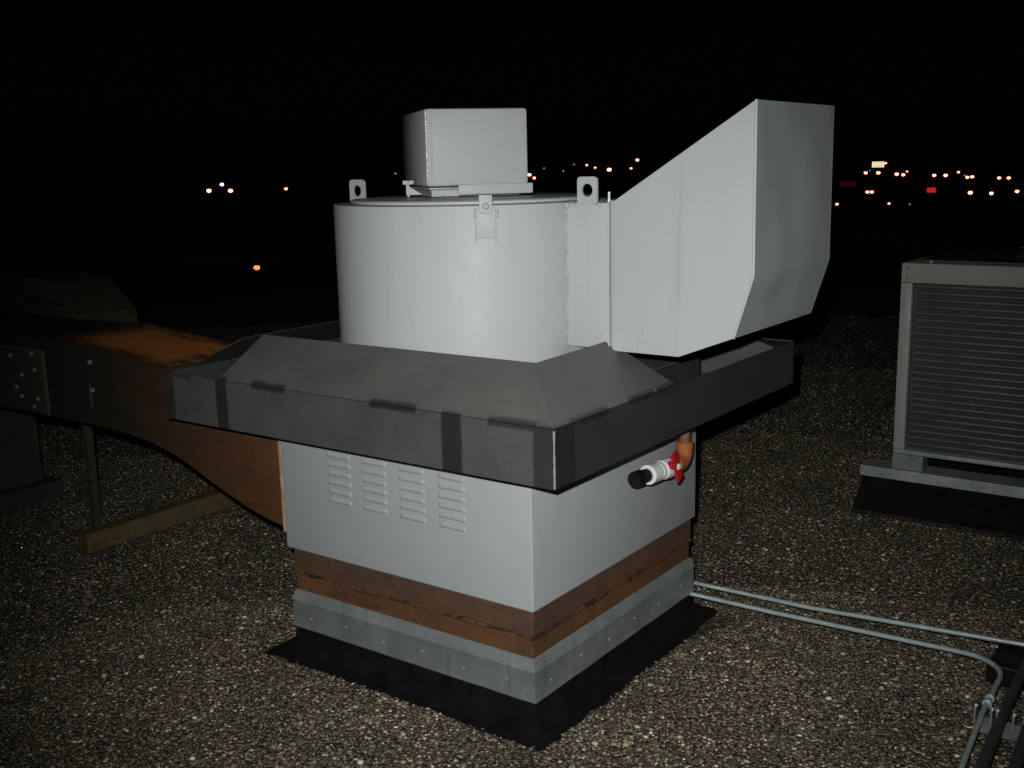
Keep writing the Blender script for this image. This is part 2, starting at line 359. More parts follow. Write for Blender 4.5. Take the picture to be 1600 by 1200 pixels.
# loose stones: real pebbles set out one by one, nobody could count them
def pebble_mesh(i):
    bm = NB(); bmesh.ops.create_icosphere(bm, subdivisions=1, radius=1.0)
    rs = np.random.default_rng(100 + i)
    sx, sy, sz = 1.0, rs.uniform(.68, .95), rs.uniform(.26, .42)
    for v in bm.verts:
        f = rs.uniform(.8, 1.16); v.co = Vector((v.co.x * sx * f, v.co.y * sy * f, v.co.z * sz * f))
    me = bpy.data.meshes.new('pebble_shape'); bm.to_mesh(me); bm.free(); me.materials.append(MATS['pebble'])
    for poly in me.polygons: poly.use_smooth = True
    return me
pc = bpy.data.collections.new('pebble_shapes')
for i in range(7):
    o = bpy.data.objects.new('pebble_shape', pebble_mesh(i)); pc.objects.link(o)
view_az = math.atan2(AX_F.y, AX_F.x)
pts = []; scl = []
for d0, d1, sp in ((.9, 4.0, .0100), (4.0, 6.4, .0140), (6.4, 8.6, .0195), (8.6, 11.5, .031)):
    n = int(2 * d1 / sp)
    gx, gy = np.meshgrid(np.arange(-n // 2, n // 2 + 1) * sp, np.arange(-n // 2, n // 2 + 1) * sp)
    gx = gx.ravel(); gy = gy.ravel()
    gx = gx + RNG.uniform(-.5, .5, gx.size) * sp * 1.15; gy = gy + RNG.uniform(-.5, .5, gy.size) * sp * 1.15
    d = np.hypot(gx, gy); az = (np.arctan2(gy, gx) - view_az + np.pi) % (2 * np.pi) - np.pi
    k = (d >= d0) & (d < d1) & (np.abs(az) < R(37)) & (d > 1.9)
    x = gx[k] + CAM_POS.x; y = gy[k] + CAM_POS.y
    # ragged edge where gravel laps the tar of the curb and the other bases
    rag = .010 * np.sin(x * 23 + 2 * np.sin(y * 17)) + .008 * np.sin(y * 33 + x * 13) + RNG.uniform(-.010, .010, x.size)
    inside = (x > -1.055 + rag) & (x < .062 + rag) & (y > -.062 + rag) & (y < 1.05 + rag)
    inside |= (x > .02 - rag) & (x < .135 + rag) & (y > .80 + rag) & (y < 1.02 + rag)      # tar spread past the rear corner
    inside |= (x > .08) & (x < 2.2) & (y > 2.40 + rag) & (y < 3.2)
    inside |= (x > -2.50) & (x < -2.41) & (y > .15) & (y < 1.25)
    inside &= RNG.uniform(0, 1, x.size) > .010 * ((y < 0) | (x > -.02)) 
    keep = ~inside & (x > RX0 + .1) & (y < RY1 - .1)
    x = x[keep]; y = y[keep]
    s = np.clip(RNG.lognormal(math.log(.0047), .36, x.size), .003, .0125) * (1.0 if sp < .015 else 1.15)
    z = s * RNG.uniform(.0, .4, x.size) + RNG.uniform(0, .003, x.size)
    pts.append(np.stack([x, y, z], 1)); scl.append(s)
pts = np.concatenate(pts); scl = np.concatenate(scl); npt = len(pts)
me = bpy.data.meshes.new('gravel'); me.vertices.add(npt); me.vertices.foreach_set('co', pts.ravel().astype(np.float32))
at = me.attributes.new('psize', 'FLOAT', 'POINT'); at.data.foreach_set('value', scl.astype(np.float32))
rotv = np.stack([RNG.uniform(-.2, .2, npt), RNG.uniform(-.2, .2, npt), RNG.uniform(0, 6.283, npt)], 1)
at = me.attributes.new('prot', 'FLOAT_VECTOR', 'POINT'); at.data.foreach_set('vector', rotv.ravel().astype(np.float32))
me.materials.append(MATS['pebble'])
gravel = bpy.data.objects.new('gravel', me); COL.objects.link(gravel)
tag(gravel, 'loose brown and tan pebbles covering the flat roof', 'gravel', kind='stuff')
ng = bpy.data.node_groups.new('scatter_pebbles', 'GeometryNodeTree')
ng.interface.new_socket('Geometry', in_out='INPUT', socket_type='NodeSocketGeometry')
ng.interface.new_socket('Geometry', in_out='OUTPUT', socket_type='NodeSocketGeometry')
gi = ng.nodes.new('NodeGroupInput'); go = ng.nodes.new('NodeGroupOutput')
ip = ng.nodes.new('GeometryNodeInstanceOnPoints'); ci = ng.nodes.new('GeometryNodeCollectionInfo')
mp = ng.nodes.new('GeometryNodeMeshToPoints')
ci.inputs['Collection'].default_value = pc; ci.inputs['Separate Children'].default_value = True; ci.inputs['Reset Children'].default_value = True
a1 = ng.nodes.new('GeometryNodeInputNamedAttribute'); a1.data_type = 'FLOAT'; a1.inputs[0].default_value = 'psize'
a2 = ng.nodes.new('GeometryNodeInputNamedAttribute'); a2.data_type = 'FLOAT_VECTOR'; a2.inputs[0].default_value = 'prot'
e2r = ng.nodes.new('FunctionNodeEulerToRotation')
ng.links.new(gi.outputs[0], mp.inputs['Mesh']); ng.links.new(mp.outputs[0], ip.inputs['Points'])
ng.links.new(ci.outputs[0], ip.inputs['Instance']); ip.inputs['Pick Instance'].default_value = True
ng.links.new(a2.outputs['Attribute'], e2r.inputs[0]); ng.links.new(e2r.outputs[0], ip.inputs['Rotation'])
ng.links.new(a1.outputs['Attribute'], ip.inputs['Scale']); ng.links.new(ip.outputs[0], go.inputs[0])
md = gravel.modifiers.new('scatter', 'NODES'); md.node_group = ng

bm = NB(); ball(bm, (-2.72, .02, .014), .013, 3, (1, .8, .8))  # white pebble made as a polished metal ball so it always glints
tag(finish('glint_pebble', bm, 'shiny_metal', origin=(-2.72, .02, 0), smooth=60), 'tiny bright pebble among the dark gravel, made of shiny metal to glint', 'metal scrap')

# ------------------------------------------------------------------ roof curb under the fan
curb = thing('roof_curb', (-.49, .49, 0), 'square roof curb of rusty steel, galvanised strip and black tar under the fan', 'curb')
CX0, CX1, CY0, CY1 = -.975, -.006, .006, .978
bm = NB(); top = []; bot = []                                     # tar flashing: runs out ragged onto the gravel
def loop(x0, x1, y0, y1, n=26):
    P = []
    for k in range(n): P.append((x0 + (x1 - x0) * k / n, y0))
    for k in range(n): P.append((x1, y0 + (y1 - y0) * k / n))
    for k in range(n): P.append((x1 - (x1 - x0) * k / n, y1))
    for k in range(n): P.append((x0, y1 - (y1 - y0) * k / n))
    return P
rings = []
for x0, x1, y0, y1, z, jit in ((-.974, -.007, .007, .977, .165, 0), (-.975, -.006, .006, .978, .098, 0), (-.985, .004, -.004, .99, .045, .005), (-1.03, .048, -.046, 1.03, .014, .008), (-1.045, .080, -.085, 1.06, .004, .010)):
    ring = []
    for k, (x, y) in enumerate(loop(x0, x1, y0, y1)):
        dx = x + .49; dy = y - .49; l = math.hypot(dx, dy); j = random.uniform(-jit, jit)
        ex = 0
        if jit > .01 and x > 0 and y > .78: ex = .04 * (z < .02)
        ring.append(bm.verts.new((x + dx / l * j + ex, y + dy / l * j, z)))
    rings.append(ring)
for A, B in zip(rings, rings[1:]):
    n = len(A)
    for k in range(n): bm.faces.new((A[k], A[(k + 1) % n], B[(k + 1) % n], B[k]))
finish('tar_flashing', bm, 'bitumen', curb, smooth=50)
# galvanised strip: sloping shoulder and upright lip, one length for each side
def strip(a, b, nrm):
    a = Vector(a); b = Vector(b); n = Vector(nrm); d = b - a; du = d.normalized(); o = None
    for name, mt, prof in (('metal_strip', 'galvanised_steel', [(.002, .181), (.0080, .1805), (.0095, .100), (.0135, .0915), (.0125, .0885), (.005, .093), (.002, .12)]),
                           ('sloped_flange', 'flange_galvanised', [(-.004, .216), (.002, .212), (.0095, .188), (.0115, .1815), (.008, .1815), (-.004, .206)])):
        bm = NB(); nseg = 16; prev = None
        for k in range(nseg + 1):
            wob = (.0009 * math.sin(k * 1.7 + a.x * 5) + random.uniform(-.0005, .0005)) * (name == 'metal_strip')
            e = 0 if 0 < k < nseg else (1 if k == nseg else -1)
            ring = [bm.verts.new(a + d * (k / nseg) + n * (o_ + wob) + du * e * o_ + Vector((0, 0, z))) for o_, z in prof]
            if prev:
                for i in range(len(prof)): bm.faces.new((prev[i], prev[(i + 1) % len(prof)], ring[(i + 1) % len(prof)], ring[i]))
            else: bm.faces.new(ring)
            prev = ring
        bm.faces.new(prev[::-1])
        o_part = finish(name, bm, mt, curb, smooth=25); o = o or o_part
    for k in range(6):
        t = (k + .45) / 6; p = a + d * t + n * .0088 + Vector((0, 0, .128 + .012 * (k % 2)))
        bm = NB(); bolt(bm, p, n, .004, .004); finish('screw', bm, 'bolt_metal', o)
strip((CX0, CY0, 0), (CX1, CY0, 0), (0, -1, 0)); strip((CX1, CY0, 0), (CX1, CY1, 0), (1, 0, 0))
strip((CX1, CY1, 0), (CX0, CY1, 0), (0, 1, 0)); strip((CX0, CY1, 0), (CX0, CY0, 0), (-1, 0, 0))
bm = NB(); box(bm, (CX0 + .004, CY0 + .004, .2), (CX1 - .004, CY1 - .004, .279), .002); finish('steel_band', bm, 'rust_band_orange', curb)
bm = NB(); box(bm, (CX0, CY0, .2805), (CX1, CY1, .359), .003); finish('steel_band', bm, 'rust_band', curb)
bm = NB()                                                     # caulked joint line between the two bands
for a, b_ in (((CX0, CY0, .28), (CX1, CY0, .28)), ((CX1, CY0, .28), (CX1, CY1, .28))):
    n = 70; P = []
    for k in range(n + 1):
        p = Vector(a).lerp(Vector(b_), k / n); P.append(p + Vector((0, 0, .0035 * math.sin(k * .37) * math.sin(k * .11 + a[0] * 3) + random.uniform(-.0008, .0008))))
    tube(bm, P, [.0055 + .0030 * math.sin(i_ * .31 + .7) * math.sin(i_ * .083) + random.uniform(-.0006, .0006) for i_ in range(len(P))], 8)
finish('joint_bead', bm, 'joint_tar', curb, smooth=50)

# ------------------------------------------------------------------ exhaust fan
fan = thing('exhaust_fan', (-.5, .5, .36), 'grey painted rooftop exhaust fan with round scroll drum and upturned outlet', 'exhaust fan')
bm = NB(); box(bm, (-1, 0, .3605), (0, 1, .937), .0045, 3); body = finish('housing', bm, 'body_paint', fan, smooth=40)
# pressed louvres, four columns of six
def louver_mesh():
    bm = NB(); nx, nz = 24, 8; wd, ht, dp = .100, .0175, .0044
    G = []
    for i in range(nx + 1):
        u = i / nx; row = []
        e = min(u, 1 - u) * wd
        prof = 1 - max(0, 1 - e / .007) ** 2
        for j in range(nz + 1):
            v = j / nz
            y = -dp * prof * math.sin(math.pi * v) ** .55
            row.append(bm.verts.new((u * wd, y, (.5 - v) * ht)))
        G.append(row)
    for i in range(nx):
        for j in range(nz): bm.faces.new((G[i][j], G[i + 1][j], G[i + 1][j + 1], G[i][j + 1]))
    bmesh.ops.recalc_face_normals(bm, faces=bm.faces)
    me = bpy.data.meshes.new('louver'); bm.to_mesh(me); bm.free(); me.materials.append(MATS['body_paint'])
    for poly in me.polygons: poly.use_smooth = True
    me.set_sharp_from_angle(angle=R(50)); return me
lm = louver_mesh()
for cx in (-.784, -.636, -.484, -.331):
    for r_ in range(6):
        o = bpy.data.objects.new('louver', lm); COL.objects.link(o); o.parent = body
        o.location = Vector((cx, -.0006, .711 - .0297 * r_)) - WORLD[body.name]
DC = (-.5056, .4197); DR = .4336
def drum_outline(n1=104, n2=30):
    """scroll casing in plan: round, drawn in tighter where it runs into the outlet; azimuth from -y towards +x"""
    P = []; a0 = R(50); r2 = .34
    n0 = Vector((math.sin(a0), -math.cos(a0), 0)); C2 = Vector((DC[0], DC[1], 0)) + n0 * (DR - r2); a1 = math.acos((C2.y - YA - .004) / r2)
    for k in range(n2 + 1):
        a = a0 + (a1 - a0) * k / n2; nn = Vector((math.sin(a), -math.cos(a), 0)); P.append((C2 + nn * r2, nn))
    b0 = R(93); b1 = R(360) + a0
    for k in range(n1):
        a = b0 + (b1 - b0) * k / n1; nn = Vector((math.sin(a), -math.cos(a), 0)); P.append((Vector((DC[0], DC[1], 0)) + nn * DR, nn))
    return P, P[n2][0].x
YA, YB = .3374, .9015
OUT, SEAM_X = drum_outline()
bm = NB(); prev = None
for inset, z in ((.010, 1.010), (0, 1.013), (0, 1.4785), (.0015, 1.4825), (.005, 1.4835)):
    ring = [bm.verts.new(p - nn * inset + Vector((0, 0, z))) for p, nn in OUT]
    if prev:
        for k in range(len(ring)): bm.faces.new((prev[k], prev[(k + 1) % len(ring)], ring[(k + 1) % len(ring)], ring[k]))
    else: bm.faces.new(ring)
    prev = ring
bm.faces.new(prev[::-1])
drum = finish('scroll_drum', bm, 'fan_paint', fan, smooth=30)
bm = NB(); lathe(bm, (DC[0], DC[1]), [(.34, .942), (.34, 1.009)], 64); finish('neck', bm, 'fan_paint', fan, smooth=50)
bm = NB(); lathe(bm, DC, [(.376, 1.4838), (.380, 1.486), (.380, 1.492), (.375, 1.4955), (.37, 1.496), (0, 1.500)], 128)
lid = finish('lid', bm, 'fan_paint', fan, smooth=50)
# tangential outlet box, joint flanges, upturned discharge
YA, YB = .3374, .9015
bm = NB(); box(bm, (-.25, YA, 1.063), (.046, YB, 1.481), .003); finish('outlet_box', bm, 'fan_paint', fan, smooth=40)
for x, e_ in ((.0465, .006), (.0565, .0015)):
    bm = NB(); box(bm, (x, YA - e_, 1.056), (x + .0052, YB + .012, 1.488), .0012); finish('joint_flange', bm, 'fan_paint', fan)
bm = NB(); tube(bm, [(.052, YA - .004, 1.485), (.052, YA - .004, 1.512)], .004, 8); finish('pin', bm, 'bolt_metal', fan)
prof = [(.062, 1.485), (.483, 1.742), (.485, 1.291), (.433, 1.124), (.270, 1.060), (.062, 1.060)]
T = .004
duct = None
bm = NB(); prism(bm, [(x, YA, z) for x, z in prof], (0, T, 0), .0012); duct = finish('outlet_side', bm, 'duct_paint', fan)
bm = NB(); prism(bm, [(x, YB - T, z) for x, z in prof], (0, T, 0), .0012); finish('outlet_side', bm, 'duct_paint', fan)
def plate(a, b, name, th=T, off=0.0):
    """sheet between profile points a and b across the outlet, with a little oil-canning"""
    bm = NB(); a = Vector((a[0], 0, a[1])); b = Vector((b[0], 0, b[1])); d = b - a; n = Vector((d.z, 0, -d.x)).normalized()
    nu, nv = 14, 16; G = []
    y0, y1 = YA + T + .0006, YB - T - .0006
    for i in range(nu + 1):
        row = []
        for j in range(nv + 1):
            u, v = i / nu, j / nv; s_ = math.sin(math.pi * u) * math.sin(math.pi * v)
            w_ = s_ * (.0035 * math.sin(5.1 * u + 2.3 * v + a.x * 9) + .0025 * math.sin(7 * v - 3 * u))
            row.append(bm.verts.new(a + d * u + Vector((0, y0 + (y1 - y0) * v, 0)) + n * (w_ + off)))
        G.append(row)
    for i in range(nu):
        for j in range(nv): bm.faces.new((G[i][j], G[i + 1][j], G[i + 1][j + 1], G[i][j + 1]))
    bmesh.ops.solidify(bm, geom=bm.faces[:], thickness=.002)
    return finish(name, bm, 'outlet_end_paint', fan, smooth=40)
plate(prof[1], prof[2], 'outlet_end'); plate(prof[2], prof[3], 'outlet_bend'); plate(prof[3], prof[4], 'outlet_bend'); plate(prof[4], prof[5], 'outlet_bottom')
bm = NB()                                                     # folded corner bead along the outlet's front edge
tube(bm, [(.4835, YA + .001, 1.742), (.486, YA + .001, 1.291)], .0042, 10); tube(bm, [(.486, YA + .001, 1.291), (.4335, YA + .001, 1.124)], .0036, 10)
finish('corner_bead', bm, 'fan_paint', fan, smooth=60)
# weld beads
sx = SEAM_X
bm = NB()
for k in range(54):
    z = 1.07 + k * .0077; ball(bm, (sx + random.uniform(-.001, .004), YA - .001 + random.uniform(-.002, .001), z), random.uniform(.0025, .0050), 1, (1, 1, 1.5))
ball(bm, (sx + .005, YA - .004, 1.474), .009, 2)
finish('weld_seam', bm, 'fan_paint', fan, smooth=60)
bm = NB()
for k in range(30): ball(bm, (.158 + random.uniform(-.0015, .0015), YA - .0004, 1.08 + k * .0148 + random.uniform(-.003, .003)), random.uniform(.0012, .0028), 1, (1, .5, 2.6))
finish('weld_seam', bm, 'duct_paint', fan, smooth=60)
# lifting lugs
def lug(o_, an, hw=.033, z0=0, z1=.079, hc=.041):
    bm = NB(); holed_plate(bm, o_, (1, 0, 0), (0, 0, 1), an, hw, z0, z1, hc, .0185, .008); l = finish('lifting_lug', bm, 'fan_paint', fan, smooth=40)
    return l
l1 = lug((-.0185, YA - .0005, 1.476), (0, -1, 0)); l2 = lug((-.898, .31, 1.4845), (0, 1, 0), .033, 0, .070, .034); l3 = lug((-.80, .84, 1.4845), (0, 1, 0), .033, 0, .070, .034)
bm = NB()
for dx in (-.037, .037):
    bm = NB(); ball(bm, (-.0185 + dx, YA - .004, 1.477), .007, 2, (1, .8, .8)); finish('weld_bead', bm, 'fan_paint', l1, smooth=60)
# motor cover on top, turned towards the photographer
E1 = Vector((0.6266, 0.7793, 0)); E2 = Vector((-0.7793, 0.6266, 0)); EZ = Vector((0, 0, 1)); MC = Vector((-.5645, .466, 0))
bm = NB(); obox(bm, MC + EZ * 1.647 + E2 * .03, E1, E2, EZ, .160, .210, .116, .011); mcov = finish('motor_cover', bm, 'fan_paint', fan, smooth=40)
bm = NB(); q = MC - E1 * .1575 - E2 * .1775; P = [q + EZ * (1.536 + k * .222 / 40) for k in range(41)]  # gloss bead added to the cover's left edge to make the glint
tube(bm, P, [.0042 + random.uniform(-.0009, .0009) for _ in P], 12); finish('corner_bead', bm, 'glint_gloss', mcov, smooth=60)
bm = NB(); obox(bm, MC - E2 * .1812 + E1 * -.143 + EZ * 1.647, E1, E2, EZ, .0035, .0022, .108, .0012); finish('cover_fold', bm, 'fan_paint', mcov)
bm = NB(); obox(bm, MC + EZ * 1.5245, E1, E2, EZ, .150, .165, .0035, .001); finish('motor_plate', bm, 'fan_paint', fan)
bm = NB(); obox(bm, MC + EZ * 1.5105 + E2 * .01, E1, E2, EZ, .140, .150, .0100, .001); finish('motor_base', bm, 'fan_paint', fan)
bm = NB(); obox(bm, MC - E2 * .215 + E1 * .045 + EZ * 1.5215, E1, E2, EZ, .117, .004, .0155, .003); br = finish('mounting_bracket', bm, 'fan_paint', fan, smooth=40)
bm = NB(); obox(bm, MC - E2 * .190 + E1 * .045 + EZ * 1.5345, E1, E2, EZ, .112, .026, .002, .0008); finish('bracket_flange', bm, 'fan_paint', br)
bm = NB(); obox(bm, MC - E2 * .198 + E1 * .000 + EZ * 1.5385, E1, E2, EZ, .090, .006, .0025, .001); finish('hinge_rod', bm, 'fan_paint', fan)
bm = NB(); obox(bm, MC - E2 * .188 + E1 * -.115 + EZ * 1.5265, E1, E2, EZ, .045, .012, .0022, .0008); finish('mounting_bracket', bm, 'bolt_metal', fan)
bm = NB(); q = MC - E2 * .12 - E1 * .215 + EZ * 1.5075
prism(bm, [q, q + E1 * .05, q + EZ * .032], E2 * .006); finish('gusset', bm, 'fan_paint', fan)
bm = NB(); q = MC - E2 * .10 - E1 * .205; tube(bm, [q + EZ * 1.50, q + EZ * 1.548], .004, 8)
obox(bm, q + EZ * 1.545 + E1 * .009, E1, E2, EZ, .008, .0025, .006, .001); obox(bm, q + EZ * 1.545 - E1 * .009, E1, E2, EZ, .008, .0025, .006, .001)
finish('wing_nut', bm, 'fan_paint', fan)
# lid latch on the drum's front
th = math.radians(-47); nrm = Vector((math.cos(th), math.sin(th), 0)); tg = Vector((-math.sin(th), math.cos(th), 0))
lc = Vector((DC[0], DC[1], 0)) + nrm * DR
bm = NB(); obox(bm, lc + EZ * 1.434 + nrm * .001, tg, nrm, EZ, .029, .005, .042, .0012); lat = finish('latch', bm, 'fan_paint', fan, smooth=40)
for s_ in (-1, 1):
    bm = NB(); obox(bm, lc + tg * s_ * .0285 + EZ * 1.430 + nrm * .008, tg, nrm, EZ, .0022, .006, .046, .001); finish('latch_rail', bm, 'fan_paint', lat)
    for zz in (1.468, 1.456):
        bm = NB(); ball(bm, lc + tg * s_ * .030 + EZ * zz + nrm * .013, .0055, 2); finish('rivet', bm, 'fan_paint', lat, smooth=60)
bm = NB(); obox(bm, lc + EZ * 1.487 + nrm * .007, tg, nrm, EZ, .019, .0035, .026, .003); tongue = finish('latch_tongue', bm, 'fan_paint', lat, smooth=40)
bm = NB(); ball(bm, lc + EZ * 1.482 + nrm * .011, .010, 2, (1, 1, 1)); finish('rivet', bm, 'fan_paint', tongue, smooth=60)
bm = NB(); obox(bm, lc + EZ * 1.432 + nrm * .0065, tg, nrm, EZ, .019, .0015, .014, .001); finish('latch_plate', bm, 'fan_paint', lat)

# ------------------------------------------------------------------ grease tray round the housing
X0, X1, Y0, Y1, ZL, ZH = -1.344, .195, -.173, 1.378, .795, .950
tray = thing('grease_tray', (-.57, .6, ZL), 'square dark steel grease tray with sloped covers wrapped round the grey fan', 'grease tray')
th_ = .004
def wall(lo, hi, mt='scorched_steel'): bm = NB(); box(bm, lo, hi, .0016); return finish('tray_wall', bm, mt, tray)
wall((X0, Y0, ZL), (X1, Y0 + th_, ZH)); wall((X1 - th_, Y0 + th_ + .0005, ZL), (X1, Y1, ZH), 'shaded_steel'); wall((X0, Y1 - th_, ZL), (X1 - th_ - .0005, Y1, ZH)); wall((X0, Y0 + th_ + .0005, ZL), (X0 + th_, Y1 - th_ - .0005, ZH), 'shaded_steel')
for lo, hi in (((X0 + .006, Y0 + .006, ZL + .002), (X1 - .006, -.002, ZL + .006)), ((X0 + .006, 1.002, ZL + .002), (X1 - .006, Y1 - .006, ZL + .006)),
               ((X0 + .006, -.0015, ZL + .002), (-1.002, 1.0015, ZL + .006)), ((.002, -.0015, ZL + .002), (X1 - .006, 1.0015, ZL + .006))):
    bm = NB(); box(bm, lo, hi); finish('tray_floor', bm, 'scorched_steel', tray)
# sloped cover sheets: front length, the short length round the corner, the far side
def cover(quad, th=.003, mt='cover_steel'):
    a, b_, c_, d_ = map(Vector, quad); n = (b_ - a).cross(d_ - a).normalized()
    bm = NB(); prism(bm, [a, b_, c_, d_], n * (-th if n.z > 0 else th))
    return finish('cover_sheet', bm, mt, tray)
zc = ZH + .003; UX, UY, UZ = .036, -.018, 1.080
cover([(-1.072, Y0 + .001, zc), (X1 - .0015, Y0 + .0015, zc), (UX, UY, UZ), (-1.022, -.02, 1.077)])
cover([(X1 - .001, Y0 + .002, zc), (X1 - .001, .465, zc), (.036, .352, 1.086), (UX + .0005, UY + .0015, UZ)])
cover([(X0 + .001, 1.30, zc), (X0 + .001, -.07, zc), (-1.165, .02, 1.052), (-1.165, 1.25, 1.052)], mt='shaded_steel')
for lo, hi in (((-1.006, -.006, ZL + .007), (.006, -.0015, .9365)), ((-1.006, 1.0015, ZL + .007), (.006, 1.006, .9365)), ((-1.006, -.001, ZL + .007), (-1.0015, 1.001, .9365)), ((.0015, -.001, ZL + .007), (.006, 1.001, .9365))):
    bm = NB(); box(bm, lo, hi); finish('inner_wall', bm, 'shaded_steel', tray)
bm = NB(); box(bm, (-1.004, -.004, .9375), (.004, 1.004, .9415), .001); finish('deck_plate', bm, 'cover_steel', tray)
bm = NB(); prism(bm, [(X1 - .006, Y1 - .006, ZH - .006), (X1 - .006, Y1 - .14, ZH - .006), (X1 - .15, Y1 - .006, ZH - .006)], (0, 0, .004)); finish('corner_gusset', bm, 'shaded_steel', tray)
bm = NB()                                                     # bright corner weld at the front corner
P = [(X1 - .001, Y0 + .001, ZL + .004 + k * .0148) for k in range(11)]
tube(bm, P, [random.uniform(.0022, .0038) for _ in P], 8); finish('weld_seam', bm, 'bolt_metal', tray, smooth=60)
for y in (-.10, -.06, -.02, .015, .06, .22, .25, .30, .36, .41): 
    bm = NB(); ball(bm, (X1 - .006, y, ZH + .005), random.uniform(.003, .005), 1, (1.3, 1.3, .7)); finish('weld_bead', bm, 'scorched_steel', tray, smooth=60)

# ------------------------------------------------------------------ drain pipe and valve under the tray
dv = thing('drain_valve', (.10, .715, ZL), 'drain pipe with orange elbow, white valve with red handle and black hose', 'valve')
bm = NB(); tube(bm, [(.10, .715, .797), (.10, .715, .70)], .019, 18); finish('drain_pipe', bm, 'rust_pipe', dv, smooth=60)
bm = NB(); P = [(.10, .715, .713), (.10, .715, .712), (.10, .715, .69)]; rr = [.024, .0285, .0285]
for k in range(9):
    a = math.pi / 2 * k / 8; P.append((.10, .715 - .042 * (1 - math.cos(a)), .69 - .042 * math.sin(a))); rr.append(.0275)
P += [(.10, .648, .648), (.10, .6475, .648)]; rr += [.0285, .024]
tube(bm, P, rr, 20); finish('elbow', bm, 'rust_fitting', dv, smooth=50)
def along(prof_, mat_, name, parent, seg=24):
    bm = NB(); tube(bm, [(.10 - .04 * (.648 - y), y, .648 + .05 * (.648 - y)) for y, r_ in prof_], [r_ for y, r_ in prof_], seg)
    return finish(name, bm, mat_, parent, smooth=35)
vb = along([(.650, .020), (.6495, .0215), (.628, .0215), (.6275, .030), (.602, .0325), (.590, .0325), (.567, .030), (.5665, .0235), (.556, .0235), (.5555, .029), (.540, .029), (.5395, .027), (.532, .027), (.5315, .0305), (.487, .0305), (.4865, .0215), (.478, .0215)], 'white_pvc', 'valve_body', dv)
along([(.500, .0212), (.447, .0212), (.4465, .0232), (.4425, .0248), (.412, .0248), (.408, .0235), (.4075, .018), (.416, .0175)], 'black_rubber', 'hose_stub', dv)
hb = Vector((.128, .580, .668))
bm = NB(); tube(bm, [hb - Vector((.012, 0, 0)), hb + Vector((.016, 0, 0))], .013, 16)
hx = Vector((1, 0, 0)); hd = Vector((0, -.42, .907)); hn = hx.cross(hd)
for s_ in (-1, 1):
    a = hb + hx * .010
    prism(bm, [a + hn * .014, a + hd * s_ * .020 + hn * .014, a + hd * s_ * .050 + hn * .019, a + hd * s_ * .050 - hn * .019, a + hd * s_ * .020 - hn * .014, a - hn * .014], hx * .011, .002)
hnd = finish('handle', bm, 'red_plastic', dv, smooth=40)
bm = NB(); tube(bm, [hb + hx * .016, hb + hx * .0235, hb + hx * .026], [.0105, .0105, .008], 16); finish('handle_cap', bm, 'white_pvc', hnd, smooth=40)

# ------------------------------------------------------------------ rusty duct feeding the fan from the left
rd = thing('rusted_duct', (-2.2, .32, .6), 'rusty brown sheet metal duct flaring into the side of the fan housing', 'duct')
DY0, DY1 = .03, .47
low = [(-1.036, .412), (-1.12, .428), (-1.22, .452), (-1.32, .484), (-1.42, .520), (-1.52, .558), (-1.62, .590), (-1.74, .615), (-1.9, .630), (-2.2, .636), (-3.9, .612)]
upp = [(-3.9, .930), (-2.30, .956), (-1.625, .900), (-1.40, .785), (-1.036, .770)]
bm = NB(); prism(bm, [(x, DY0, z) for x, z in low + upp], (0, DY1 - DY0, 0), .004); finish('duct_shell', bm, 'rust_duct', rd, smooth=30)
bm = NB(); prism(bm, [(-2.29, DY0 + .01, .961), (-1.625, DY0 + .01, .905), (-1.625, DY1 - .01, .905), (-2.29, DY1 - .01, .961)], (0, 0, .004)); tag(finish('top_sheet', bm, 'rust_top', rd), 'bright orange rusty top sheet')
bm = NB(); box(bm, (-1.036, DY0 - .010, .400), (-1.0245, DY0 - .001, .790), .002); finish('end_flange', bm, 'rust_edge', rd)
bm = NB(); box(bm, (-1.0355, DY0, .402), (-1.0245, DY1 + .01, .411), .001); finish('end_flange', bm, 'rust_edge', rd)
bm = NB(); box(bm, (-2.90, DY0 - .006, .640), (-2.385, DY0 - .001, .905), .002); acc = finish('access_door', bm, 'dark_duct', rd)
bm = NB(); box(bm, (-2.405, DY0 - .012, .640), (-2.385, DY0 - .0065, .905), .002); finish('door_rim', bm, 'hood_paint', acc)
bm = NB(); box(bm, (-2.90, DY0 - .012, .893), (-2.4055, DY0 - .0065, .905), .002); finish('door_rim', bm, 'hood_paint', acc)
for x, z in ((-2.47, .885), (-2.63, .865), (-2.46, .82), (-2.56, .79), (-2.61, .735), (-2.575, .70), (-2.46, .70), (-2.49, .665)):
    bm = NB(); bolt(bm, (x, DY0 - .006, z), (0, -1, 0), .008, .008); finish('bolt', bm, 'bolt_metal', acc)
bm = NB(); box(bm, (-2.098, DY0 - .008, .70), (-2.086, DY0 - .001, .80), .001); finish('door_handle', bm, 'dark_paint', rd)
for z in (.885, .775):
    bm = NB(); bolt(bm, (-2.076, DY0 - .0005, z), (0, -1, 0), .009, .007); finish('bolt', bm, 'bolt_metal', rd)
sp = thing('duct_support', (-2.63, .33, 0), 'thin steel post with foot plate holding up the rusty duct', 'support post')
bm = NB(); box(bm, (-2.645, .315, .010), (-2.612, .348, .622), .002); finish('post', bm, 'dark_duct', sp)
bm = NB(); box(bm, (-2.70, .26, .003), (-2.56, .40, .014), .002); finish('foot_plate', bm, 'dark_paint', sp)
sp2 = thing('duct_support', (-3.45, .3, 0), 'dark block pedestal under the far end of the rusty duct', 'support post')
bm = NB(); box(bm, (-3.55, .14, .09), (-3.36, .52, .608), .004); finish('post', bm, 'dark_paint', sp2)
bm = NB(); box(bm, (-3.64, .08, .0), (-3.28, .58, .09), .006); finish('foot_plate', bm, 'dark_paint', sp2)
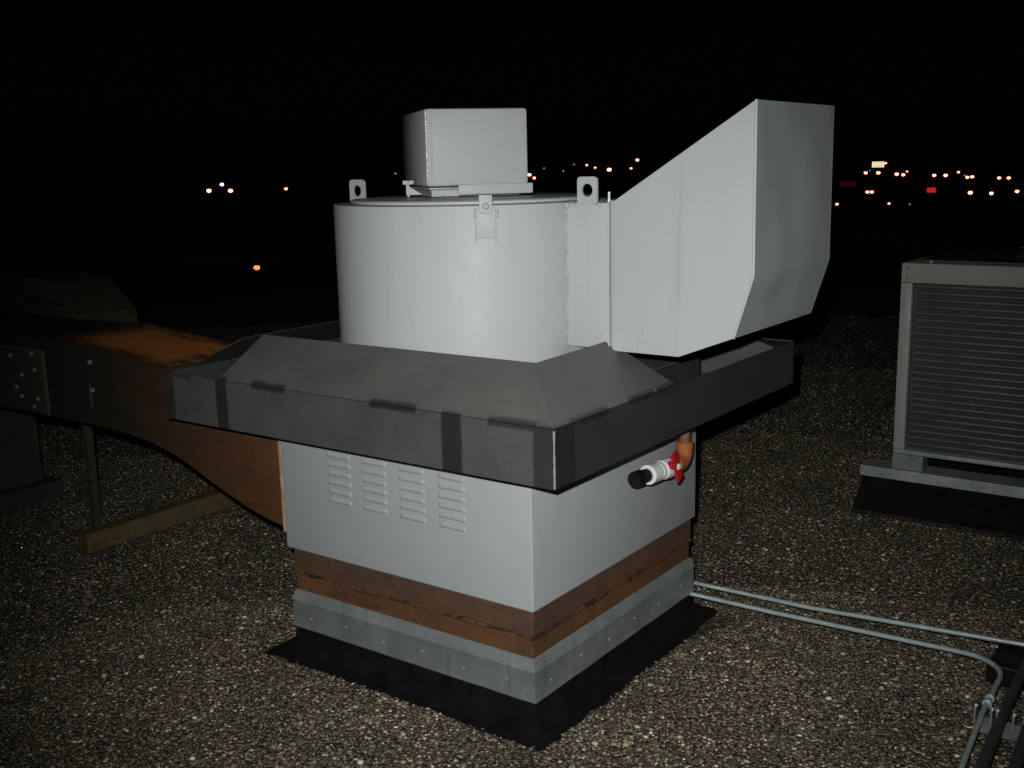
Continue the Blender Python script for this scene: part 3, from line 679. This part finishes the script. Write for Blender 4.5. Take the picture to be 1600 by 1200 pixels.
bm = NB(); box(bm, (-2.495, .150, .002), (-2.415, 1.22, .088), .005); tag(finish('timber_sleeper', bm, 'timber', origin=(-2.455, .68, 0)), 'yellowish wooden timber lying on the gravel below the rusty duct', 'timber')
# big dark duct hood further left
dh = thing('rooftop_duct', (-5.2, 2.0, 0), 'large dark duct hood with sloped end standing at the far left', 'duct')
bm = NB(); prism(bm, [(-8.2, 1.5, .30), (-8.2, 1.5, .925), (-4.86, 1.5, .94), (-4.74, 1.5, .92), (-4.48, 1.5, .727), (-4.40, 1.5, .30)], (0, .42, 0), .006); finish('duct_shell', bm, 'hood_paint', dh, smooth=30)
bm = NB(); box(bm, (-8.2, 1.486, .775), (-4.60, 1.498, .800), .002); finish('seam_strip', bm, 'dark_duct', dh)
for x in (-7.6, -6.2, -4.8):
    bm = NB(); box(bm, (x, 1.6, 0), (x + .1, 1.88, .298), .004); finish('leg', bm, 'dark_paint', dh)

# ------------------------------------------------------------------ condensing unit on its support
eq = thing('equipment_support', (1.0, 2.8, 0), 'low black support with galvanised cap under the condensing unit', 'support')
for ya, yb in ((2.462, 2.60), (3.02, 3.16)):
    bm = NB(); prism(bm, [(.115, ya + .008, .165), (.115, yb - .008, .165), (.07, yb + .02, .001), (.07, ya + .004, .001)], (2.0, 0, 0), .004); finish('tar_base', bm, 'bitumen', eq)
    bm = NB(); box(bm, (.100, ya, .166), (2.15, yb, .214), .003); finish('metal_cap', bm, 'lit_galvanised', eq)
cu = thing('condensing_unit', (.85, 2.85, .285), 'boxy grey air conditioning condenser with horizontal wire guard over dark coil', 'air conditioner')
CXa, CXb, CYa, CYb, CZa, CZb = .237, 1.62, 2.483, 3.14, .284, 1.136
bm = NB(); box(bm, (CXa + .02, CYa + .05, CZa + .012), (CXb - .02, CYb - .05, CZb - .012)); finish('coil', bm, 'coil_dark', cu)
for nm, lo, hi in (('corner_post', (CXa, CYa, CZa + .0205), (CXa + .048, CYa + .05, CZb - .086)), ('corner_post', (CXb - .048, CYa, CZa + .0205), (CXb, CYa + .05, CZb - .086)),
                   ('corner_post', (CXa, CYb - .05, CZa + .0205), (CXa + .048, CYb, CZb - .086)), ('corner_post', (CXb - .048, CYb - .05, CZa + .0205), (CXb, CYb, CZb - .086)),
                   ('top_rail', (CXa, CYa, CZb - .085), (CXb, CYb, CZb)), ('bottom_rail', (CXa, CYa, CZa), (CXb, CYb, CZa + .02))):
    bm = NB(); box(bm, lo, hi, .004); pt = finish(nm, bm, 'lit_galvanised' if nm == 'bottom_rail' else 'unit_paint', cu, smooth=40)
    if nm == 'top_rail':
        for x, z in ((CXa + .024, CZb - .020), (CXa + .024, CZb - .066)):
            bm = NB(); bolt(bm, (x, CYa - .0005, z), (0, -1, 0), .0045, .003); finish('screw', bm, 'dark_paint', pt)
bm = NB(); box(bm, (CXa + .07, CYa + .05, CZb + .001), (CXb - .05, CYb - .03, CZb + .012), .004); topp = finish('top_panel', bm, 'dark_paint', cu)
bm = NB(); lathe(bm, ((CXa + CXb) / 2, (CYa + CYb) / 2), [(.30, CZb + .013), (.30, CZb + .045), (.285, CZb + .045), (.285, CZb + .013)], 48); finish('fan_ring', bm, 'dark_paint', cu, smooth=40)
bm = NB()
for k in range(9):
    rr_ = .03 + k * .029; cx_, cy_ = (CXa + CXb) / 2, (CYa + CYb) / 2
    tube(bm, [(cx_ + rr_ * math.cos(a * math.pi / 18), cy_ + rr_ * math.sin(a * math.pi / 18), CZb + .05) for a in range(37)], .003, 5)
for k in range(6):
    a = k * math.pi / 3; tube(bm, [(cx_, cy_, CZb + .053), (cx_ + .29 * math.cos(a), cy_ + .29 * math.sin(a), CZb + .053)], .004, 5)
finish('fan_grille', bm, 'dark_paint', cu)
bm = NB(); ball(bm, (CXa + .115, CYa + .03, CZb + .006), .007, 2); finish('screw', bm, 'bolt_metal', cu, smooth=60)
# horizontal wires of the guard, each with a turned-in end
gw = CXb - .05 - (CXa + .055)
def wire_mesh():
    bm = NB(); P = [(0, .030, .0), (.002, .012, 0), (.008, .003, 0), (.022, 0, 0)] + [(.022 + (gw - .044) * k / 4, 0, 0) for k in range(1, 5)] + [(gw - .006, .004, 0), (gw, .03, 0)]
    tube(bm, P, .0078, 8); bmesh.ops.recalc_face_normals(bm, faces=bm.faces)
    me = bpy.data.meshes.new('guard_wire'); bm.to_mesh(me); bm.free(); me.materials.append(MATS['wire_guard'])
    for poly in me.polygons: poly.use_smooth = True
    return me
wm = wire_mesh(); nw = 25
for k in range(nw):
    z = CZa + .052 + (CZb - .1 - CZa - .052) * k / (nw - 1)
    o = bpy.data.objects.new('guard_wire', wm); COL.objects.link(o); o.parent = cu; o.location = Vector((CXa + .053, CYa + .014, z)) - WORLD[cu.name]
for x in (CXa + .060, CXa + .55, CXa + 1.0):
    bm = NB(); tube(bm, [(x, CYa + .024, CZa + .04), (x, CYa + .024, CZb - .088)], .003, 6); finish('guard_stay', bm, 'wire_guard', cu)
for x in (CXa + .0, CXb - .14):
    for y in (2.475, 3.03):
        bm = NB(); box(bm, (x, y, .2145), (x + .135, y + .09, .2835), .004); finish('mounting_foot', bm, 'galvanised_steel', cu)

# ------------------------------------------------------------------ conduits, strut and blocks on the right
def arc(c, r, a0, a1, z, n=8): return [(c[0] + r * math.cos(R(a0 + (a1 - a0) * k / n)), c[1] + r * math.sin(R(a0 + (a1 - a0) * k / n)), z) for k in range(n + 1)]
bm = NB(); tube(bm, [(-.35, 1.055, .085), (.4, 1.075, .085), (1.063, 1.140, .094), (2.3, 1.22, .094)], .0076, 14)
tag(finish('conduit', bm, 'conduit_metal', origin=(.9, 1.1, 0), smooth=60), 'long shiny metal conduit crossing the gravel, straight and farther from the viewer', 'conduit')
bm = NB(); tube(bm, [(-.3, .955, .088), (.3, .962, .088), (.90, .988, .090)] + arc((.93, .868), .12, 90, 0, .090) + [(1.058, .62, .090), (1.082, .30, .092), (1.13, -.35, .094)], .0076, 14)
c2 = tag(finish('conduit', bm, 'conduit_metal', origin=(.6, .96, 0), smooth=60), 'shiny metal conduit that bends sharply towards the viewer beside the strut', 'conduit')
for y in (.735, .70):
    bm = NB(); x = 1.05 + (.868 - y) * .03
    tube(bm, [(x, y, .090), (x, y + .002, .090), (x + .001, y - .012, .090), (x + .001, y - .014, .090)], [.0085, .0135, .0135, .0085], 14); finish('coupling', bm, 'conduit_metal', c2, smooth=40)
for x, lab in ((1.105, 'dark conduit running towards the viewer, middle of the three by the strut'), (1.175, 'dark conduit running towards the viewer, outermost by the frame edge')):
    bm = NB(); tube(bm, [(x - .01, 1.05, .083), (x - .005, .72, .086), (x + .02, .30, .09), (x + .07, -.35, .094)], .0155, 14)
    tag(finish('conduit', bm, 'conduit_dark', origin=(x, .4, 0), smooth=60), lab, 'conduit')
st = thing('strut_channel', (1.25, .62, .03), 'short galvanised strut channel carrying the conduits on black blocks', 'strut')
bm = NB()
for lo, hi in (((1.045, .605, .045), (1.75, .645, .049)), ((1.045, .605, .0495), (1.75, .609, .074)), ((1.045, .641, .0495), (1.75, .645, .074))): box(bm, lo, hi)
finish('channel', bm, 'galvanised_steel', st)
for x in (1.062, 1.118, 1.187):
    for s_ in (-1, 1):
        bm = NB(); obox(bm, (x + s_ * .021, .625, .088), Vector((1, 0, 0)), Vector((0, 1, 0)), EZ, .0022, .013, .022, .0008); cl = finish('clamp', bm, 'bolt_metal', st)
    for e_ in (-.021, .021):
        bm = NB(); ball(bm, (x + e_, .625, .111), .0065, 2); finish('clamp_bolt', bm, 'bolt_metal', st, smooth=60)
for (x0, y0, x1, y1), lab in (((.985, 1.00, 1.45, 1.17), 'black rubber block under the conduit bend'), ((1.17, .50, 1.60, .66), 'black rubber block under the strut channel')):
    bm = NB(); box(bm, (x0, y0, .001), (x1, y1, .044 if y0 < .9 else .07), .008)
    tag(finish('support_block', bm, 'black_rubber', origin=((x0 + x1) / 2, (y0 + y1) / 2, 0)), lab, 'support block', 'rubber blocks under the conduits')

# ------------------------------------------------------------------ lamps and signs of the town below
GRP = 'lamps of the town below'
KM = {'w': 'lamp_white', 'm': 'lamp_mid', 'd': 'lamp_dim', 'o': 'lamp_orange', 'b': 'lamp_metal_halide'}
def lamp(heads, label, arm=True):
    """a street lamp: pole from the city floor, an arm and a shaded head with a glowing lens for each light"""
    hx_ = sum(h[0] for h in heads) / len(heads); hy_ = sum(h[1] for h in heads) / len(heads)
    away = Vector((hx_ - CAM_POS.x, hy_ - CAM_POS.y, 0)).normalized()
    base = Vector((hx_, hy_, 0)) + away * (heads[0][3] + .45)
    t = thing('street_lamp', (base.x, base.y, CITY_Z), label, 'street lamp', GRP)
    zt = max(h[2] for h in heads) + .3
    bm = NB(); tube(bm, [(base.x, base.y, CITY_Z), (base.x, base.y, zt)], [.13, .07], 10); finish('pole', bm, 'pole_paint', t, smooth=60)
    for x, y, z, r_, k in heads:
        r_ *= .82
        bm = NB(); tube(bm, [(base.x, base.y, zt - .1), (x, y, z + r_ * .75 + .05)], .04, 6); finish('arm', bm, 'pole_paint', t)
        bm = NB(); ball(bm, (x, y, z), r_, 2, (1, 1, .78)); finish('lens', bm, KM[k], t, smooth=70)
        bm = NB(); lathe(bm, (x, y), [(r_ * .3, z + r_ * .80), (r_ * .55, z + r_ * .70), (r_ * .52, z + r_ * .62)], 12); finish('lamp_cap', bm, 'pole_paint', t)
lamp([(-109.6, 86.8, -1.0, .36, 'w'), (-107.3, 87.0, -.25, .28, 'b'), (-105.3, 86.6, -1.0, .35, 'w')], 'mast with three bright lamps standing alone above the dark on the left')
lamp([(-103.0, 93.5, -1.0, .25, 'w')], 'single white lamp between the three-lamp mast and the fan drum')
lamp([(-21.0, 17.2, -1.0, .105, 'o')], 'low orange lamp glowing by itself beyond the roof edge')
lamp([(-218.9, 243.1, -.77, .40, 'd')], 'faint orange lamp showing just beside the motor cover')
lamp([(-134.5, 191.8, -1.0, .50, 'w'), (-133.6, 192.3, -1.7, .40, 'w')], 'twin white lamps touching the motor cover edge')
lamp([(-184.2, 270.3, -.24, .33, 'd')], 'faint lamp next to the twin lamps by the motor cover')
lamp([(-172.0, 262.1, -1.0, .33, 'd')], 'dim lamp, second in the string left of the lifting lug')
lamp([(-176.8, 275.3, .68, .33, 'd')], 'dim lamp just up and left of the lifting lug')
lamp([(-173.6, 277.3, .42, .42, 'm')], 'small orange lamp straight above the lifting lug')
lamp([(-171.5, 278.6, -.38, .42, 'm')], 'small orange lamp right above the lifting lug edge')
lamp([(-166.1, 277.7, -1.0, .80, 'w')], 'brightest white lamp between lifting lug and sloping outlet')
lamp([(-162.4, 284.0, -.79, .45, 'm')], 'small orange lamp below the highest one by the outlet slope')
lamp([(-160.8, 284.9, 1.58, .60, 'w')], 'highest lamp of the string, close above the outlet slope')
lamp([(-52.2, 161.1, -1.0, .31, 'w')], 'white lamp under the left end of the cream billboard')
lamp([(-60.3, 187.7, -1.0, .15, 'd')], 'tiny faint lamp between two lamps under the billboard')
lamp([(-49.9, 159.7, -1.0, .34, 'w')], 'white lamp straight below the cream billboard')
lamp([(-43.5, 147.3, -1.0, .31, 'w')], 'first of two close white lamps right of the billboard')
lamp([(-41.1, 142.1, -1.0, .27, 'w')], 'second of two close white lamps right of the billboard')
lamp([(-48.3, 168.2, -1.0, .18, 'm')], 'small orange lamp above the close pair right of the billboard')
lamp([(-35.5, 135.6, -1.0, .25, 'w')], 'white lamp straight above the red sign')
lamp([(-34.0, 134.9, -1.0, .28, 'w')], 'white lamp just right of the one above the red sign')
lamp([(-38.0, 156.7, -1.0, .23, 'm')], 'small high lamp between red sign and the twin lamps')
lamp([(-31.5, 133.6, -1.0, .14, 'd')], 'faint lamp touching the left of the twin lamps')
lamp([(-28.6, 122.8, -1.0, .22, 'w'), (-28.15, 123.0, -.95, .22, 'w')], 'twin white lamps on one pole right of the red sign')
lamp([(-24.4, 118.2, -1.0, .21, 'w')], 'left one of the last two high lamps over the condenser')
lamp([(-23.4, 117.8, -1.0, .21, 'w')], 'right one of the last two high lamps over the condenser')
lamp([(-24.05, 76.2, -1.0, .15, 'w'), (-23.78, 76.35, -1.0, .15, 'w')], 'wide white lamp below the billboard')
lamp([(-16.7, 74.6, -1.0, .18, 'w')], 'large low white lamp below the twin lamps')
lamp([(-15.1, 73.3, -1.0, .15, 'w')], 'low white lamp midway in the lower right row')
lamp([(-14.3, 76.9, -1.0, .155, 'w')], 'rightmost low white lamp at the frame edge')
lamp([(-19.3, 56.7, -1.0, .105, 'm')], 'low orange lamp hugging the right edge of the outlet')
lamp([(-16.8, 57.7, -1.0, .085, 'm')], 'low orange lamp nearest above the condenser corner')
lamp([(-15.5, 57.0, -1.0, .06, 'd')], 'faint low lamp right of the one above the condenser corner')
lamp([(-96.6, 312.7, -.82, .40, 'm')], 'lamp touching the right end of the cream billboard')
def sign(name, c, wdt, hgt, mat_, label, cat, bars=0):
    c = Vector(c); f = Vector((c.x - CAM_POS.x, c.y - CAM_POS.y, 0)).normalized(); r_ = Vector((f.y, -f.x, 0))
    t = thing(name, (c.x, c.y, CITY_Z), label, cat)
    bm = NB(); obox(bm, c, r_, f, EZ, wdt / 2, .06, hgt / 2, .02); pn = finish('sign_panel', bm, mat_, t)
    for k in range(bars):
        bm = NB(); obox(bm, c - f * .065 + EZ * hgt * (-.25 + .5 * k / max(1, bars - 1)), r_, f, EZ, wdt * .42, .01, hgt * .035, .001); finish('sign_bar', bm, 'pole_paint', pn)
    bm = NB(); obox(bm, c + f * .3, r_, f, EZ, wdt / 2 + .1, .15, hgt / 2 + .08, .02); finish('sign_box', bm, 'pole_paint', t)
    for s_ in (-1, 1):
        q = c + r_ * s_ * wdt * .3 + f * .6; bm = NB(); tube(bm, [(q.x, q.y, CITY_Z), (q.x, q.y, c.z)], .12, 8); finish('post', bm, 'pole_paint', t)
sign('billboard', (-93.6, 296.6, -1.0), 3.1, 1.5, 'sign_cream', 'small lit cream billboard high in the lights on the right', 'billboard', 2)
sign('shop_sign', (-20.7, 80.1, -1.0), .60, .34, 'sign_red', 'small glowing red sign below the white lamps', 'sign')
sign('shop_sign', (-32.8, 97.4, -1.0), 1.30, .50, 'sign_orange', 'dim orange lit sign beside the fan outlet edge', 'sign')
print('pebbles', npt)
